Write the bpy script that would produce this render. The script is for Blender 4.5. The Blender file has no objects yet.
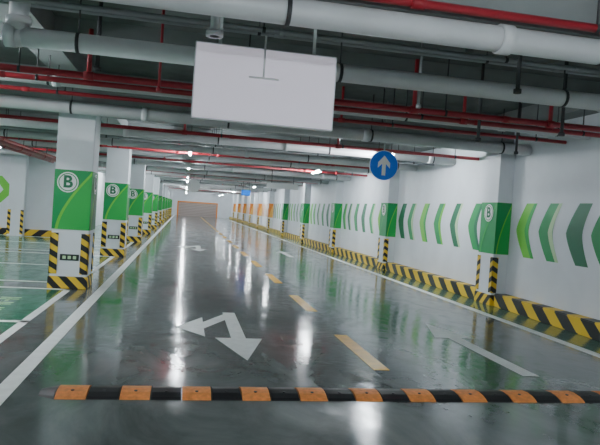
import bpy, bmesh, math, random
from mathutils import Vector, Matrix
random.seed(7)
S = bpy.context.scene
COL = S.collection

# ------------------------------------------------------------ materials
def new_mat(name, col, rough=0.6, metal=0.0, spec=0.5, noise=0.0, nscale=4.0, stretch=None):
    m = bpy.data.materials.new(name); m.use_nodes = True
    nt = m.node_tree; b = nt.nodes['Principled BSDF']
    b.inputs['Base Color'].default_value = (*col, 1)
    b.inputs['Roughness'].default_value = rough
    b.inputs['Metallic'].default_value = metal
    b.inputs['Specular IOR Level'].default_value = spec
    if noise > 0:
        g = nt.nodes.new('ShaderNodeNewGeometry')
        n = nt.nodes.new('ShaderNodeTexNoise'); n.inputs['Scale'].default_value = nscale
        n.inputs['Detail'].default_value = 5
        if stretch:
            mp = nt.nodes.new('ShaderNodeMapping'); mp.inputs['Scale'].default_value = stretch
            nt.links.new(g.outputs['Position'], mp.inputs['Vector']); nt.links.new(mp.outputs['Vector'], n.inputs['Vector'])
        else:
            nt.links.new(g.outputs['Position'], n.inputs['Vector'])
        r = nt.nodes.new('ShaderNodeValToRGB')
        r.color_ramp.elements[0].position = 0.3; r.color_ramp.elements[1].position = 0.7
        r.color_ramp.elements[0].color = (*[c*(1-noise) for c in col], 1)
        r.color_ramp.elements[1].color = (*[min(1, c*(1+noise)) for c in col], 1)
        nt.links.new(n.outputs['Fac'], r.inputs['Fac'])
        nt.links.new(r.outputs['Color'], b.inputs['Base Color'])
    return m

def hazard_mat(name, d, period, c1=(0.85,0.56,0.03), c2=(0.012,0.012,0.014), rough=0.45):
    m = bpy.data.materials.new(name); m.use_nodes = True
    nt = m.node_tree; b = nt.nodes['Principled BSDF']; b.inputs['Roughness'].default_value = rough
    g = nt.nodes.new('ShaderNodeNewGeometry')
    dot = nt.nodes.new('ShaderNodeVectorMath'); dot.operation = 'DOT_PRODUCT'
    dot.inputs[1].default_value = d
    nt.links.new(g.outputs['Position'], dot.inputs[0])
    dv = nt.nodes.new('ShaderNodeMath'); dv.operation = 'DIVIDE'; dv.inputs[1].default_value = period
    nt.links.new(dot.outputs['Value'], dv.inputs[0])
    fr = nt.nodes.new('ShaderNodeMath'); fr.operation = 'FRACT'; nt.links.new(dv.outputs[0], fr.inputs[0])
    gt = nt.nodes.new('ShaderNodeMath'); gt.operation = 'GREATER_THAN'; gt.inputs[1].default_value = 0.5
    nt.links.new(fr.outputs[0], gt.inputs[0])
    mx = nt.nodes.new('ShaderNodeMix'); mx.data_type = 'RGBA'
    mx.inputs['A'].default_value = (*c1,1); mx.inputs['B'].default_value = (*c2,1)
    nt.links.new(gt.outputs[0], mx.inputs['Factor'])
    nt.links.new(mx.outputs['Result'], b.inputs['Base Color'])
    return m

def emis_mat(name, col, st):
    m = bpy.data.materials.new(name); m.use_nodes = True
    b = m.node_tree.nodes['Principled BSDF']
    b.inputs['Base Color'].default_value = (*col,1)
    b.inputs['Emission Color'].default_value = (*col,1)
    b.inputs['Emission Strength'].default_value = st
    return m

def floor_mat(name, c1, c2, r0, r1):
    m = bpy.data.materials.new(name); m.use_nodes = True
    nt = m.node_tree; b = nt.nodes['Principled BSDF']
    g = nt.nodes.new('ShaderNodeNewGeometry')
    mp = nt.nodes.new('ShaderNodeMapping'); mp.inputs['Scale'].default_value = (1.0,0.55,1)
    nt.links.new(g.outputs['Position'], mp.inputs['Vector'])
    n = nt.nodes.new('ShaderNodeTexNoise'); n.inputs['Scale'].default_value = 1.3
    n.inputs['Detail'].default_value = 8; n.inputs['Roughness'].default_value = 0.65; n.inputs['Distortion'].default_value = 1.2
    nt.links.new(mp.outputs['Vector'], n.inputs['Vector'])
    r = nt.nodes.new('ShaderNodeValToRGB')
    r.color_ramp.elements[0].position = 0.35; r.color_ramp.elements[1].position = 0.72
    r.color_ramp.elements[0].color = (*c1,1); r.color_ramp.elements[1].color = (*c2,1)
    nt.links.new(n.outputs['Fac'], r.inputs['Fac']); nt.links.new(r.outputs['Color'], b.inputs['Base Color'])
    n2 = nt.nodes.new('ShaderNodeTexNoise'); n2.inputs['Scale'].default_value = 2.6
    n2.inputs['Detail'].default_value = 6; n2.inputs['Distortion'].default_value = 2.0
    nt.links.new(mp.outputs['Vector'], n2.inputs['Vector'])
    mr = nt.nodes.new('ShaderNodeMapRange'); mr.inputs['From Min'].default_value = 0.35; mr.inputs['From Max'].default_value = 0.7
    mr.inputs['To Min'].default_value = r0; mr.inputs['To Max'].default_value = r1
    nt.links.new(n2.outputs['Fac'], mr.inputs['Value']); nt.links.new(mr.outputs['Result'], b.inputs['Roughness'])
    n3 = nt.nodes.new('ShaderNodeTexNoise'); n3.inputs['Scale'].default_value = 9; n3.inputs['Detail'].default_value = 2
    nt.links.new(g.outputs['Position'], n3.inputs['Vector'])
    bp = nt.nodes.new('ShaderNodeBump'); bp.inputs['Strength'].default_value = 0.07; bp.inputs['Distance'].default_value = 0.02
    nt.links.new(n3.outputs['Fac'], bp.inputs['Height']); nt.links.new(bp.outputs['Normal'], b.inputs['Normal'])
    b.inputs['Specular IOR Level'].default_value = 0.55
    return m

M = {}
M['floor'] = floor_mat('epoxy_floor_dark', (0.075,0.092,0.088), (0.17,0.192,0.187), 0.07, 0.20)
M['floorgreen'] = floor_mat('epoxy_floor_green', (0.012,0.15,0.075), (0.025,0.25,0.12), 0.09, 0.22)
M['floordkgreen'] = floor_mat('epoxy_floor_dark_green', (0.02,0.13,0.075), (0.04,0.19,0.11), 0.09, 0.22)
M['wall'] = new_mat('painted_wall', (0.77,0.80,0.84), 0.55, noise=0.05, nscale=1.5)
M['ceil'] = new_mat('ceiling_concrete', (0.15,0.16,0.16), 0.85, noise=0.2, nscale=2.5)
M['beam'] = new_mat('beam_concrete', (0.27,0.29,0.29), 0.8, noise=0.12, nscale=2)
M['white'] = new_mat('road_paint_white', (0.88,0.91,0.89), 0.45, noise=0.07, nscale=9)
M['yellow'] = new_mat('road_paint_yellow', (0.90,0.50,0.05), 0.4, noise=0.12, nscale=9)
M['pipew'] = new_mat('white_pipe', (0.72,0.72,0.74), 0.35, noise=0.06, nscale=3)
M['pipeg'] = new_mat('galvanised_pipe', (0.38,0.40,0.42), 0.4, 0.4)
M['piper'] = new_mat('red_pipe', (0.42,0.025,0.04), 0.35)
M['iron'] = new_mat('dark_iron', (0.06,0.06,0.065), 0.5, 0.3)
M['green'] = new_mat('panel_green', (0.002,0.30,0.075), 0.4, noise=0.08, nscale=3)
M['mgreen'] = new_mat('panel_mid_green', (0.02,0.42,0.07), 0.4)
M['lgreen'] = new_mat('panel_light_green', (0.16,0.60,0.05), 0.4)
M['pgreen'] = new_mat('panel_pale_green', (0.50,0.72,0.42), 0.4)
M['dgreen'] = new_mat('panel_dark_green', (0.002,0.15,0.06), 0.4)
M['orange'] = new_mat('panel_orange', (0.80,0.25,0.03), 0.4)
M['lorange'] = new_mat('panel_light_orange', (0.9,0.5,0.12), 0.4)
M['signw'] = new_mat('sign_white', (0.85,0.87,0.86), 0.4)
bm_ = new_mat('lightbox_face', (0.74,0.70,0.78), 0.4, noise=0.10, nscale=2.0, stretch=(0.7,1,9))
bb = bm_.node_tree.nodes['Principled BSDF']
bb.inputs['Emission Color'].default_value = (0.80,0.74,0.86,1); bb.inputs['Emission Strength'].default_value = 0.42
M['board'] = bm_
M['blue'] = new_mat('sign_blue', (0.005,0.20,0.90), 0.3)
M['bumpo'] = new_mat('speed_bump_orange', (0.80,0.28,0.08), 0.5, noise=0.2, nscale=25)
M['bumpk'] = new_mat('speed_bump_black', (0.018,0.018,0.02), 0.45)
M['hazc'] = hazard_mat('hazard_curb', (0,1,-1.2), 0.62)
M['hazcol'] = hazard_mat('hazard_column', (1,1,1.0), 0.26)
M['hazg'] = hazard_mat('hazard_corner', (0.6,0.6,1.0), 0.19)
M['hazx'] = hazard_mat('hazard_curb_cross', (1,0,-1.2), 0.62)
M['lamp'] = emis_mat('fluorescent_tube', (0.87,0.95,1.0), 370)
M['lampbody'] = new_mat('lamp_housing', (0.7,0.72,0.73), 0.4)
M['plate'] = new_mat('number_plate_dark', (0.02,0.03,0.025), 0.4)
M['brown'] = new_mat('shutter_grey_brown', (0.42,0.34,0.31), 0.5)

# ------------------------------------------------------------ mesh builder
class MB:
    def __init__(s): s.bm = bmesh.new(); s.mats = []
    def mi(s, k):
        if k not in s.mats: s.mats.append(k)
        return s.mats.index(k)
    def box(s, lo, hi, k, bev=0):
        i = s.mi(k)
        x0,y0,z0 = lo; x1,y1,z1 = hi
        vs = [s.bm.verts.new(p) for p in [(x0,y0,z0),(x1,y0,z0),(x1,y1,z0),(x0,y1,z0),(x0,y0,z1),(x1,y0,z1),(x1,y1,z1),(x0,y1,z1)]]
        fs = [s.bm.faces.new([vs[a] for a in f]) for f in [(3,2,1,0),(4,5,6,7),(0,1,5,4),(1,2,6,5),(2,3,7,6),(3,0,4,7)]]
        for f in fs: f.material_index = i
        if bev:
            es = {e for f in fs for e in f.edges}
            r = bmesh.ops.bevel(s.bm, geom=list(es), offset=bev, segments=2, affect='EDGES')
            for f in r['faces']: f.material_index = i
    def cyl(s, p1, p2, r, k, seg=14, r2=None):
        i = s.mi(k); p1 = Vector(p1); p2 = Vector(p2); d = (p2-p1).normalized()
        a = d.orthogonal().normalized(); b = d.cross(a); r2 = r if r2 is None else r2
        A = []; B = []
        for t in range(seg):
            c = math.cos(2*math.pi*t/seg); q = math.sin(2*math.pi*t/seg)
            A.append(s.bm.verts.new(p1+(a*c+b*q)*r)); B.append(s.bm.verts.new(p2+(a*c+b*q)*r2))
        for t in range(seg):
            f = s.bm.faces.new([A[t],A[(t+1)%seg],B[(t+1)%seg],B[t]]); f.smooth = True; f.material_index = i
        f = s.bm.faces.new(A[::-1]); f.material_index = i
        f = s.bm.faces.new(B); f.material_index = i
    def sph(s, c, r, k):
        i = s.mi(k)
        o = bmesh.ops.create_uvsphere(s.bm, u_segments=12, v_segments=8, radius=r, matrix=Matrix.Translation(c))
        for v in o['verts']:
            for f in v.link_faces: f.material_index = i; f.smooth = True
    def poly(s, pts, k):
        f = s.bm.faces.new([s.bm.verts.new(p) for p in pts]); f.material_index = s.mi(k)
    def strip(s, L, R, k):
        i = s.mi(k)
        a = [s.bm.verts.new(p) for p in L]; b = [s.bm.verts.new(p) for p in R]
        for t in range(len(L)-1):
            f = s.bm.faces.new([a[t],a[t+1],b[t+1],b[t]]); f.material_index = i
    def obj(s, name, parent=None):
        me = bpy.data.meshes.new(name); s.bm.to_mesh(me); s.bm.free()
        for k in s.mats: me.materials.append(M[k])
        o = bpy.data.objects.new(name, me); COL.objects.link(o)
        if parent: o.parent = parent
        return o

def empty(name, loc=(0,0,0)):
    e = bpy.data.objects.new(name, None); COL.objects.link(e); e.empty_display_size = 0.2
    return e

def text_mesh(name, body, size, mat, M4, parent, off=0.0, ext=0.002):
    c = bpy.data.curves.new(name, 'FONT'); c.body = body; c.size = size; c.extrude = ext; c.offset = off
    c.align_x = 'CENTER'; c.align_y = 'CENTER'
    t = bpy.data.objects.new(name+'_tmp', c); COL.objects.link(t)
    bpy.context.view_layer.update()
    me = bpy.data.meshes.new_from_object(t.evaluated_get(bpy.context.evaluated_depsgraph_get()))
    bpy.data.objects.remove(t)
    me.transform(M4); me.materials.clear(); me.materials.append(M[mat])
    o = bpy.data.objects.new(name, me); COL.objects.link(o); o.parent = parent
    return o

# ------------------------------------------------------------ room
XR = 5.95; XL = -12.0; YB = -10.0; YE = 78.0; ZC = 3.55; ZS = 3.02
ROWS = [10.5 + 6.1*k for k in range(-3, 11)]
def room():
    b = MB(); b.box((XL,YB,-0.15),(XR+0.2,YE,0),'floor'); b.obj('floor')
    b = MB(); b.box((XL,YB,ZC),(XR+0.2,YE,ZC+0.2),'ceil'); b.obj('ceiling')
    b = MB(); b.box((XR,YB,0),(XR+0.2,YE,ZC),'wall'); b.obj('wall_right')
    b = MB(); b.box((XL-0.2,YB,0),(XL,YE,ZC),'wall'); b.obj('wall_left')
    b = MB(); b.box((XL-0.2,YB-0.2,0),(XR+0.2,YB,ZC),'wall'); b.obj('wall_back')
    b = MB(); b.box((XL-0.2,YE,0),(XR+0.2,YE+0.2,ZC),'wall'); b.obj('wall_far')
    b = MB(); b.box((XL,22.9,0),(-4.6,23.1,ZC),'wall'); b.box((-4.8,23.1,0),(-4.6,70,ZC),'wall'); b.obj('wall_partition')
    b = MB()
    for y in ROWS:
        b.box((XL,y-0.2,ZS),(XR,y+0.2,ZC+0.01),'beam')
        b.box((XL,y-3.15,3.25),(XR,y-2.95,ZC+0.01),'beam')
    b.obj('ceiling_beams_cross')
    b = MB()
    b.box((-2.0,YB,3.27),(-1.6,YE,ZC+0.01),'beam')
    b.box((5.6,YB,3.27),(XR,YE,ZC+0.01),'beam')
    b.box((-7.2,YB,3.27),(-6.9,22.9,ZC+0.01),'beam')
    b.obj('ceiling_beams_long')
    b = MB(); b.box((5.14,YB,0),(5.69,YE,0.002),'floordkgreen'); b.obj('floor_green_edge_paint')
    b = MB()
    ys = [YB+0.01] + [v for y in ROWS[1:] if y < YE-2 for v in (y-0.33,y+0.33)] + [YE-0.01]
    for a,c in zip(ys[0::2], ys[1::2]):
        b.box((5.70,a,0),(XR-0.005,c,0.24),'hazc',0.015)
    b.obj('hazard_curb')
    b = MB(); b.box((XL+0.01,22.65,0),(-4.6,22.895,0.22),'hazx',0.01); b.obj('hazard_curb')
    e = empty('roller_shutter')
    b = MB(); b.box((-0.8,YE-0.06,0),(4.0,YE-0.01,1.7),'brown')
    for q in range(1,9): b.box((-0.8,YE-0.08,q*0.2-0.01),(4.0,YE-0.06,q*0.2+0.01),'iron')
    b.obj('slats',e)
    b = MB(); b.box((-0.95,YE-0.1,0),(-0.8,YE-0.01,1.8),'orange'); b.box((4.0,YE-0.1,0),(4.15,YE-0.01,1.8),'orange'); b.box((-0.95,YE-0.1,1.7),(4.15,YE-0.01,1.85),'orange'); b.obj('frame',e)
room()

# ------------------------------------------------------------ floor markings
def slab(b, pts, k, z=0.004):
    b.poly([(x,y,z) for x,y in pts], k)
b = MB(); b.box((-1.32,YB,0),(-1.18,YE-0.2,0.004),'white'); b.obj('lane_edge_line')
b = MB(); b.box((4.98,YB,0),(5.12,YE-0.2,0.004),'white'); b.obj('lane_edge_line')
b = MB()
y = 5.6
while y < 74:
    b.box((1.92,y,0),(2.08,y+1.6,0.004),'yellow')
    y += 3.3
b.obj('center_dash_line')

def arrow_straight(x, y0, y1):
    b = MB(); w=0.09; hw=0.27; hl=0.95
    slab(b, [(x-w,y0),(x+w,y0),(x+w,y1-hl),(x+hw,y1-hl),(x,y1),(x-hw,y1-hl),(x-w,y1-hl)], 'white')
    b.obj('straight_arrow_marking')
def arrow_turn(x, y0):
    b = MB(); w=0.085
    yt = y0+2.65
    slab(b, [(x+w,yt),(x-w,yt),(x-w,y0+1.0),(x-0.27,y0+1.0),(x,y0),(x+0.27,y0+1.0),(x+w,y0+1.0)], 'white')
    slab(b, [(x-w,yt-0.55),(x-w,yt-0.15),(x-0.38,yt-0.75),(x-0.38,yt-0.42),(x-0.72,yt-1.1),(x-0.38,yt-1.6),(x-0.38,yt-1.15)], 'white')
    b.obj('turn_arrow_marking')
arrow_straight(3.53, 5.45, 8.15); arrow_straight(3.53, 19.2, 21.9)
arrow_turn(0.70, 5.85); arrow_turn(0.55, 19.6)

b = MB()
for k in range(-1,3):
    y0 = 10.83 + 6.1*(k-1); y1 = min(y0+5.42,22.3)
    b.box((-6.9,y0,0),(-1.75,y1,0.002),'floorgreen')
for k in range(2,9):
    y0 = 10.83 + 6.1*k; b.box((-4.5,y0,0),(-1.75,y0+5.42,0.002),'floorgreen')
b.obj('parking_bay_paint')
b = MB()
for k in range(-1,3):
    y0 = 10.83 + 6.1*(k-1); y1 = min(y0+5.42,22.3)
    for yy in (y0, (y0+y1)/2-0.05, y1-0.1):
        b.box((-6.9,yy,0.0022),(-1.7,yy+0.1,0.005),'white')
    b.box((-1.80,y0,0.0022),(-1.70,y1,0.005),'white')
b.obj('parking_bay_line')
b = MB()
for k in range(2):
    bx = -2.35; by = 5.3+2.7*k
    for j in range(3):
        yy = by+0.42*j
        b.box((bx,yy,0.0022),(bx+0.04,yy+0.3,0.006),'pgreen')
        b.box((bx-0.12,yy+0.13,0.0022),(bx+0.15,yy+0.17,0.006),'pgreen')
        b.box((bx-0.12,yy+0.26,0.0022),(bx+0.15,yy+0.30,0.006),'pgreen')
b.obj('bay_stencil_marking')

# ------------------------------------------------------------ speed bump
def speed_bump():
    b = MB(); prof = [(-0.165,0.0),(-0.14,0.016),(-0.08,0.034),(0,0.042),(0.08,0.034),(0.14,0.016),(0.165,0.0)]
    x = -0.86; n = 0; yc = 4.80; L = 0.232
    def seg(xa, xb, k, sc0=1, sc1=1):
        i = b.mi(k)
        A = [b.bm.verts.new((xa,yc+p*sc0,q*sc0)) for p,q in prof]; B = [b.bm.verts.new((xb,yc+p*sc1,q*sc1)) for p,q in prof]
        for t in range(len(prof)-1):
            f = b.bm.faces.new([A[t],B[t],B[t+1],A[t+1]]); f.material_index = i
        for P in (A[::-1],B):
            try: f = b.bm.faces.new(P); f.material_index = i
            except Exception: pass
    seg(x-0.12, x, 'bumpk', 0.55, 0.98)
    while x < 4.6:
        k = 'bumpo' if n%2==0 else 'bumpk'
        seg(x+0.006, x+L-0.006, k)
        b.cyl((x+L/2,yc-0.06,0.03),(x+L/2,yc-0.06,0.0415),0.013,'iron',8)
        x += L; n += 1
    seg(x, x+0.12, 'bumpk', 0.98, 0.55)
    b.obj('speed_bump')
speed_bump()

# ------------------------------------------------------------ columns & pilasters
def face_matrix(origin, right, up=(0,0,1)):
    r = Vector(right); u = Vector(up); n = r.cross(u)
    m = Matrix((r,u,n)).transposed().to_4x4(); m.translation = Vector(origin); return m
def disc(b, m, cx, cy, r, k, z, seg=28, inner=None):
    if inner is None:
        b.poly([m@Vector((cx+r*math.cos(2*math.pi*t/seg),cy+r*math.sin(2*math.pi*t/seg),z)) for t in range(seg)], k)
    else:
        A=[m@Vector((cx+r*math.cos(2*math.pi*t/seg),cy+r*math.sin(2*math.pi*t/seg),z)) for t in range(seg+1)]
        B=[m@Vector((cx+inner*math.cos(2*math.pi*t/seg),cy+inner*math.sin(2*math.pi*t/seg),z)) for t in range(seg+1)]
        b.strip(A,B,k)
def swoosh(b, m, w, cols):
    H = 0.96
    def band(f0, f1, k, z):
        L=[];R=[]
        for t in range(15):
            v = t/14
            a = f0(v); c = f1(v)
            a = max(-w/2,min(w/2,a)); c = max(-w/2,min(w/2,c))
            L.append(m@Vector((a,v*H,z))); R.append(m@Vector((c,v*H,z)))
        b.strip(L,R,k)
    if cols[0]: band(lambda v: w*(-0.35+0.95*v**1.6), lambda v: w*0.5, cols[0], 0.007)
    if cols[1]: band(lambda v: w*(-0.42+0.95*v**1.6), lambda v: w*(-0.34+0.95*v**1.6), cols[1], 0.008)

def column(y, far=False):
    x0,x1 = -2.07,-1.5; y0,y1 = y-0.3,y+0.3
    e = empty('parking_column')
    b = MB(); b.box((x0,y0,0),(x1,y1,ZS),'wall',0.008); b.obj('shaft',e)
    b = MB(); b.box((x0-0.005,y0-0.005,0.96),(x1+0.005,y1+0.005,1.92),'green'); 
    mf = face_matrix(((x0+x1)/2,y0-0.005,0.96),(1,0,0)); ms = face_matrix((x1+0.005,y,0.96),(0,1,0))
    swoosh(b,mf,0.57,('mgreen','lgreen')); swoosh(b,ms,0.60,('dgreen','lgreen'))
    for m,cx in ((mf,-0.08),(ms,0.0)):
        disc(b,m,cx,0.76,0.165,'signw',0.012); disc(b,m,cx,0.76,0.145,'green',0.014,inner=0.13)
    b.obj('panel',e)
    text_mesh('letter_b','B',0.27,'dgreen',mf@Matrix.Translation((-0.08,0.76,0.016)),e,0.008)
    text_mesh('letter_b','B',0.27,'dgreen',ms@Matrix.Translation((0.0,0.76,0.016)),e,0.008)
    b = MB()
    b.box((x0-0.02,y0-0.02,0),(x1+0.02,y1+0.02,0.2),'hazcol',0.01)
    for cx,sx in ((x0,1),(x1,-1)):
        for cy,sy in ((y0,1),(y1,-1)):
            xa,xb = sorted((cx-sx*0.012,cx+sx*0.11)); ya,yb = sorted((cy-sy*0.012,cy+sy*0.0))
            b.box((xa,ya,0.24),(xb,yb,0.90),'hazg')
            xa,xb = sorted((cx-sx*0.012,cx)); ya,yb = sorted((cy-sy*0.012,cy+sy*0.11))
            b.box((xa,ya,0.24),(xb,yb,0.90),'hazg')
    b.obj('guards',e)
    b = MB()
    b.box((x0+0.15,y0-0.012,0.46),(x1-0.13,y0,0.56),'plate')
    for q in (0.19,0.27,0.35):
        b.box((x0+q,y0-0.015,0.485),(x0+q+0.05,y0-0.012,0.535),'pgreen')
    b.obj('bay_plate',e)

def pilaster(y, far=False):
    x0 = 5.66; y0,y1 = y-0.29,y+0.29
    e = empty('wall_pilaster'); base = 'orange' if far else 'green'; lc = 'lorange' if far else 'lgreen'
    b = MB(); b.box((x0,y0,0),(XR,y1,ZS),'wall',0.006); b.obj('shaft',e)
    b = MB(); b.box((x0-0.005,y0-0.005,0.96),(XR-0.001,y1+0.005,1.92),base)
    mf = face_matrix(((x0+XR)/2,y0-0.005,0.96),(1,0,0)); ms = face_matrix((x0-0.005,y,0.96),(0,-1,0))
    swoosh(b,mf,0.28,('lorange' if far else 'mgreen',lc))
    swoosh(b,ms,0.57,(None,'lorange' if far else 'mgreen'))
    disc(b,ms,0.02,0.76,0.165,'signw',0.012); disc(b,ms,0.02,0.76,0.145,base,0.014,inner=0.13)
    b.obj('panel',e)
    if not far: text_mesh('letter_b','B',0.27,'dgreen',ms@Matrix.Translation((0.02,0.76,0.016)),e,0.008)
    b = MB()
    b.box((x0-0.02,y0-0.02,0),(XR-0.002,y1+0.02,0.2),'hazcol',0.01)
    for cy,sy in ((y0,1),(y1,-1)):
        ya,yb = sorted((cy-sy*0.012,cy)); b.box((x0-0.012,ya,0.24),(x0+0.095,yb,0.90),'hazg')
        ya,yb = sorted((cy-sy*0.012,cy+sy*0.095)); b.box((x0-0.012,ya,0.24),(x0,yb,0.90),'hazg')
    b.obj('guards',e)
for i,y in enumerate(ROWS):
    if y < -6 or y > 72: continue
    column(y)
    pilaster(y, y > 40)

e = empty('wall_pilaster')
b = MB(); b.box((-6.0,22.35,0),(-5.5,22.64,ZS),'wall'); b.obj('shaft',e)
b = MB()
for xa in (-6.01,-5.59): b.box((xa,22.335,0.05),(xa+0.1,22.35,0.9),'hazg')
b.obj('guards',e)

def chevron(b, x, yc, w, d, k, sgn=1, z0=0.96, z1=1.92, axis='y', off=0.0, p=1.4):
    L=[];R=[]
    for t in range(17):
        v = t/16; bend = d*(1-abs(2*v-1)**p)*sgn
        z = z0+(z1-z0)*v
        ww = w*(0.75+0.25*(1-abs(2*v-1)))
        if axis=='y':
            L.append((x-off,yc+bend-ww/2,z)); R.append((x-off,yc+bend+ww/2,z))
        else:
            L.append((yc+bend-ww/2,x-off,z)); R.append((yc+bend+ww/2,x-off,z))
    b.strip(L,R,k)
b = MB()
def bay(ys, cols, far=False):
    for yy,(k1,k2) in zip(ys,cols):
        if far: k1,k2 = 'orange','lorange'
        chevron(b,XR,yy,0.40,0.24,k1,1,off=0.004)
        if k2: chevron(b,XR,yy-0.13,0.12,0.24,k2,1,off=0.006)
cs = [('lgreen','mgreen'),('green','pgreen'),('dgreen',None),('green','dgreen'),('dgreen','pgreen'),('green','lgreen')]
bay([9.55,8.85,8.1,7.5,6.8,6.0],cs)
bay([3.2,2.3,1.4,0.5],cs)
for i in range(1,10):
    p = 10.5+6.1*(i-1)
    cc = cs[(i+2)%4:]+cs[:(i+2)%4]
    bay([p+0.95,p+1.85,p+2.75,p+3.65,p+4.5,p+5.2],cc,p>40)
b.obj('wall_chevron_mural')
b = MB()
for xc,w_,k in ((-6.55,0.38,'lgreen'),(-7.35,0.38,'mgreen'),(-8.15,0.38,'green'),(-8.95,0.38,'lgreen')):
    chevron(b,22.9,xc,w_,0.4,k,1,axis='x',off=0.004,p=1.0,z0=1.1,z1=2.05)
b.obj('wall_chevron_mural')

# ------------------------------------------------------------ pipes
def pipe_x(name, y, z, r, k, x0=None, x1=None, joint=3.0, hang=2.4, jo=0.7, end_up=False, drops=()):
    if x0 is None: x0 = XL+0.1 if y < 22.3 else -4.5
    if x1 is None: x1 = 5.5 if any(abs(y-q)<0.45 for q in ROWS) else XR-0.02
    b = MB()
    b.cyl((x0,y,z),(x1,y,z),r,k,18)
    x = x0+jo
    while x < x1-0.2:
        b.cyl((x-0.05,y,z),(x+0.05,y,z),r*1.16,k,18)
        x += joint
    x = x0+0.5
    top = ZS if any(abs(y-q)<0.2 for q in ROWS) else ZC
    while x < x1:
        b.cyl((x-0.015,y,z),(x+0.015,y,z),r*1.08,'iron',18)
        b.cyl((x,y,z+r),(x,y,top),0.008,'iron',6)
        x += hang
    if end_up:
        b.sph((x0,y,z),r*1.12,k); b.cyl((x0,y,z),(x0,y,ZC),r,k,16)
        b.cyl((x0,y,z+r*1.2),(x0,y,z+r*1.2+0.06),r*1.25,k,16)
        b.cyl((x0-0.01,y,z),(x0-0.10,y,z),r*1.2,k,16)
    for dx,dl in drops:
        b.cyl((dx,y,z),(dx,y,min(z+dl,top)),r*0.7,k,10)
        b.cyl((dx-0.05,y,z),(dx+0.05,y,z),r*1.3,k,12)
    return b.obj(name)
pipe_x('water_pipe',4.05,2.85,0.092,'pipew',x1=5.5,joint=3.2,jo=1.3)
pipe_x('sprinkler_pipe',4.12,3.05,0.032,'piper',x1=5.5,drops=((1.55,0.45),(3.1,0.45)))
pipe_x('water_pipe',5.65,2.86,0.085,'pipew',x0=-1.52,joint=3.4,jo=2.4,end_up=True)
pipe_x('conduit_pipe',5.45,3.12,0.024,'pipeg')
pipe_x('conduit_pipe',5.85,3.2,0.02,'pipeg')
pipe_x('sprinkler_pipe',6.8,2.80,0.036,'piper',drops=((-1.1,0.5),(2.6,0.6),(4.4,0.3)))
pipe_x('sprinkler_pipe',7.55,2.86,0.032,'piper',drops=((3.6,0.4),(0.2,0.5)))
pipe_x('water_pipe',8.15,2.95,0.06,'pipew',joint=3.1,jo=0.9)
pipe_x('water_pipe',9.75,2.86,0.095,'pipew',joint=3.6,jo=0.4)
pipe_x('sprinkler_pipe',8.7,2.9,0.028,'piper',drops=((2.2,0.5),(-2.6,0.5)))
pipe_x('conduit_pipe',9.2,3.0,0.022,'pipeg')
yy = 11.6
i = 0
while yy < 62:
    kind = ['s','w','c','w','s','w'][i%6]
    z = 2.86+random.uniform(-0.06,0.08)
    if any(abs(yy-r)<0.32 for r in ROWS): z = min(z,2.9)
    if kind=='w': pipe_x('water_pipe',yy,min(z,2.9),0.085,'pipew',joint=3.3,jo=random.random()*2)
    elif kind=='s': pipe_x('sprinkler_pipe',yy,z,0.034,'piper',drops=((random.uniform(-1,5),0.4),(random.uniform(-1,5),0.4)))
    else: pipe_x('conduit_pipe',yy,z,0.026,'pipeg')
    yy += random.uniform(0.9,1.7)*(1+yy/60); i += 1

def pipe_y(name,x,z,r,k,y0,y1):
    b = MB(); b.cyl((x,y0,z),(x,y1,z),r,k,14)
    y = y0+0.6
    while y < y1:
        b.cyl((x,y-0.04,z),(x,y+0.04,z),r*1.2,k,14); b.cyl((x,y+0.3,z+r),(x,y+0.3,ZC),0.008,'iron',6); y += 2.6
    b.obj(name)
pipe_y('sprinkler_pipe',-4.2,2.62,0.05,'piper',-5,22.2)
pipe_y('sprinkler_pipe',-3.9,2.62,0.03,'piper',-5,22.2)
pipe_y('sprinkler_pipe',-4.6,2.64,0.04,'piper',-5,22.2)
b = MB()
for (x,y,z0,k,r) in ((0.14,4.7,2.80,'pipew',0.038),(-0.33,6.2,2.6,'piper',0.014),(3.0,5.2,2.75,'iron',0.02),(4.3,6.4,2.6,'iron',0.02),(2.3,5.9,2.65,'pipeg',0.014),(3.6,7.1,2.55,'iron',0.02),(-0.9,6.0,2.7,'iron',0.02),(4.9,8.4,2.6,'iron',0.018),(4.0,4.4,2.95,'pipew',0.03),(2.2,4.6,2.9,'iron',0.02)):
    b.cyl((x,y,z0),(x,y,ZC),r,k,10)
    b.cyl((x,y,z0),(x,y,z0+0.04),r*1.8,k,10)
b.obj('ceiling_dropper_pipe')

# ------------------------------------------------------------ lamps
def lamp(x,y,z=2.86,L=1.25):
    e = empty('fluorescent_or_fill_lamp')
    b = MB()
    b.box((x-0.05,y-L/2,z),(x+0.05,y+L/2,z+0.04),'lampbody',0.01)
    for s in (-1,1):
        b.cyl((x,y+s*(L/2-0.2),z+0.04),(x,y+s*(L/2-0.2),ZC),0.007,'iron',6)
        b.box((x-0.04,y+s*(L/2-0.015)-0.012,z-0.05),(x+0.04,y+s*(L/2-0.015)+0.012,z+0.005),'lampbody')
    b.obj('housing',e)
    b = MB(); b.cyl((x,y-L/2+0.03,z-0.035),(x,y+L/2-0.03,z-0.035),0.022,'lamp',10); b.obj('tube',e)
for y in (-6,-3,0.2,15.8,22.5,30.2,36,42,48,54,60,66,72,75.5): lamp(0.05,y)  # first few, behind and above the camera, are added fill for pipes and board
for y in (-6,-3,0.2,12.4,19.2,28.9,37,45,53,61,69,75): lamp(4.15,y)  # here too the first few are unseen fill lamps, added around the camera
for y in (-4,1.8,7.5,12,19): lamp(-5.6,y)  # row added over the left bays to lift overall brightness
for y in (3,9,16,21): lamp(-9.5,y)  # deeper left row, also added as fill light
for y in (7.3,27,34,42,50,58,66): lamp(-3.2,y)  # row added beside the columns as extra fill for the garage

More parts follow.
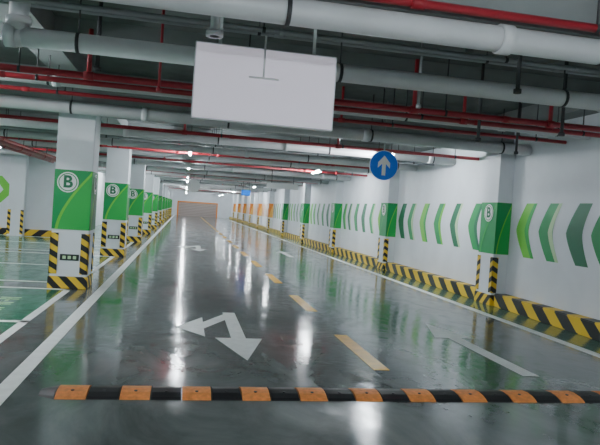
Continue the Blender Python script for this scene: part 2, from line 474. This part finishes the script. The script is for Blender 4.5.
# ------------------------------------------------------------ hanging lightbox board
e = empty('hanging_sign_board')
b = MB()
X0,X1,Yb,Z0,Z1 = 0.0,1.19,4.98,2.20,2.83
b.box((X0,Yb,Z0),(X1,Yb+0.07,Z1),'lampbody',0.006)
b.box((X0+0.012,Yb-0.003,Z0+0.012),(X1-0.012,Yb,Z1-0.012),'board')
b.obj('panel',e)
b = MB()
for x in (X0+0.2,X1-0.2): b.cyl((x,Yb+0.035,Z1),(x,Yb+0.035,ZC),0.014,'lampbody',8)
b.cyl((0.57,Yb-0.012,Z1-0.24),(0.57,Yb-0.012,Z1+0.10),0.009,'signw',8)
b.cyl((0.45,Yb-0.012,Z1-0.25),(0.70,Yb-0.012,Z1-0.25),0.009,'signw',8)
b.obj('hangers',e)

# ------------------------------------------------------------ round signs
def round_sign(name,x,y,z,r,arrow=True):
    e = empty(name)
    m = face_matrix((x,y,z),(1,0,0))
    b = MB()
    b.cyl((x,y,z),(x,y+0.02,z),r,'signw',40)
    if arrow:
        disc(b,m,0,0,r*0.96,'blue',0.003,40)
        s = r
        P = [(-0.13,-0.66),(0.13,-0.66),(0.13,0.10),(0.42,-0.18),(0.42,0.18),(0,0.66),(-0.42,0.18),(-0.42,-0.18),(-0.13,0.10)]
        b.poly([m@Vector((px*s,py*s,0.006)) for px,py in P],'signw')
    b.obj('disc',e)
    b = MB(); b.cyl((x,y+0.03,z-r*0.5),(x,y+0.03,ZC),0.015,'pipeg',8); b.obj('rod',e)
round_sign('round_direction_sign',3.38,10.1,2.41,0.265)
round_sign('round_hanging_sign',0.30,26.0,2.30,0.28,False)

def small_board(x,y,z,w,h,k):
    e = empty('hanging_direction_sign')
    b = MB(); b.box((x-w/2,y,z-h/2),(x+w/2,y+0.05,z+h/2),k,0.005)
    for s in (-1,1): b.cyl((x+s*w*0.35,y+0.025,z+h/2),(x+s*w*0.35,y+0.025,ZC),0.01,'iron',6)
    b.obj('panel',e)
small_board(3.9,24.5,2.50,1.3,0.22,'signw')
small_board(2.95,30.0,2.25,0.45,0.28,'blue')

# ------------------------------------------------------------ world, camera
w = bpy.data.worlds.new('garage_world'); S.world = w; w.use_nodes = True
w.node_tree.nodes['Background'].inputs[0].default_value = (0.6,0.65,0.7,1)
w.node_tree.nodes['Background'].inputs[1].default_value = 0.2

cam = bpy.data.cameras.new('camera'); co = bpy.data.objects.new('camera', cam); COL.objects.link(co)
cam.sensor_width = 36; cam.lens = 36.0; cam.clip_end = 300
th, pt, ro = math.radians(10.94), math.radians(1.03), math.radians(3.9)
fwd = Vector((math.sin(th)*math.cos(pt), math.cos(th)*math.cos(pt), -math.sin(pt)))
r = Vector((math.cos(th), -math.sin(th), 0)); u = r.cross(fwd)
r2 = r*math.cos(ro)+u*math.sin(ro); u2 = u*math.cos(ro)-r*math.sin(ro)
mat = Matrix((r2,u2,-fwd)).transposed().to_4x4(); mat.translation = Vector((0,0,1.5))
co.matrix_world = mat
S.camera = co
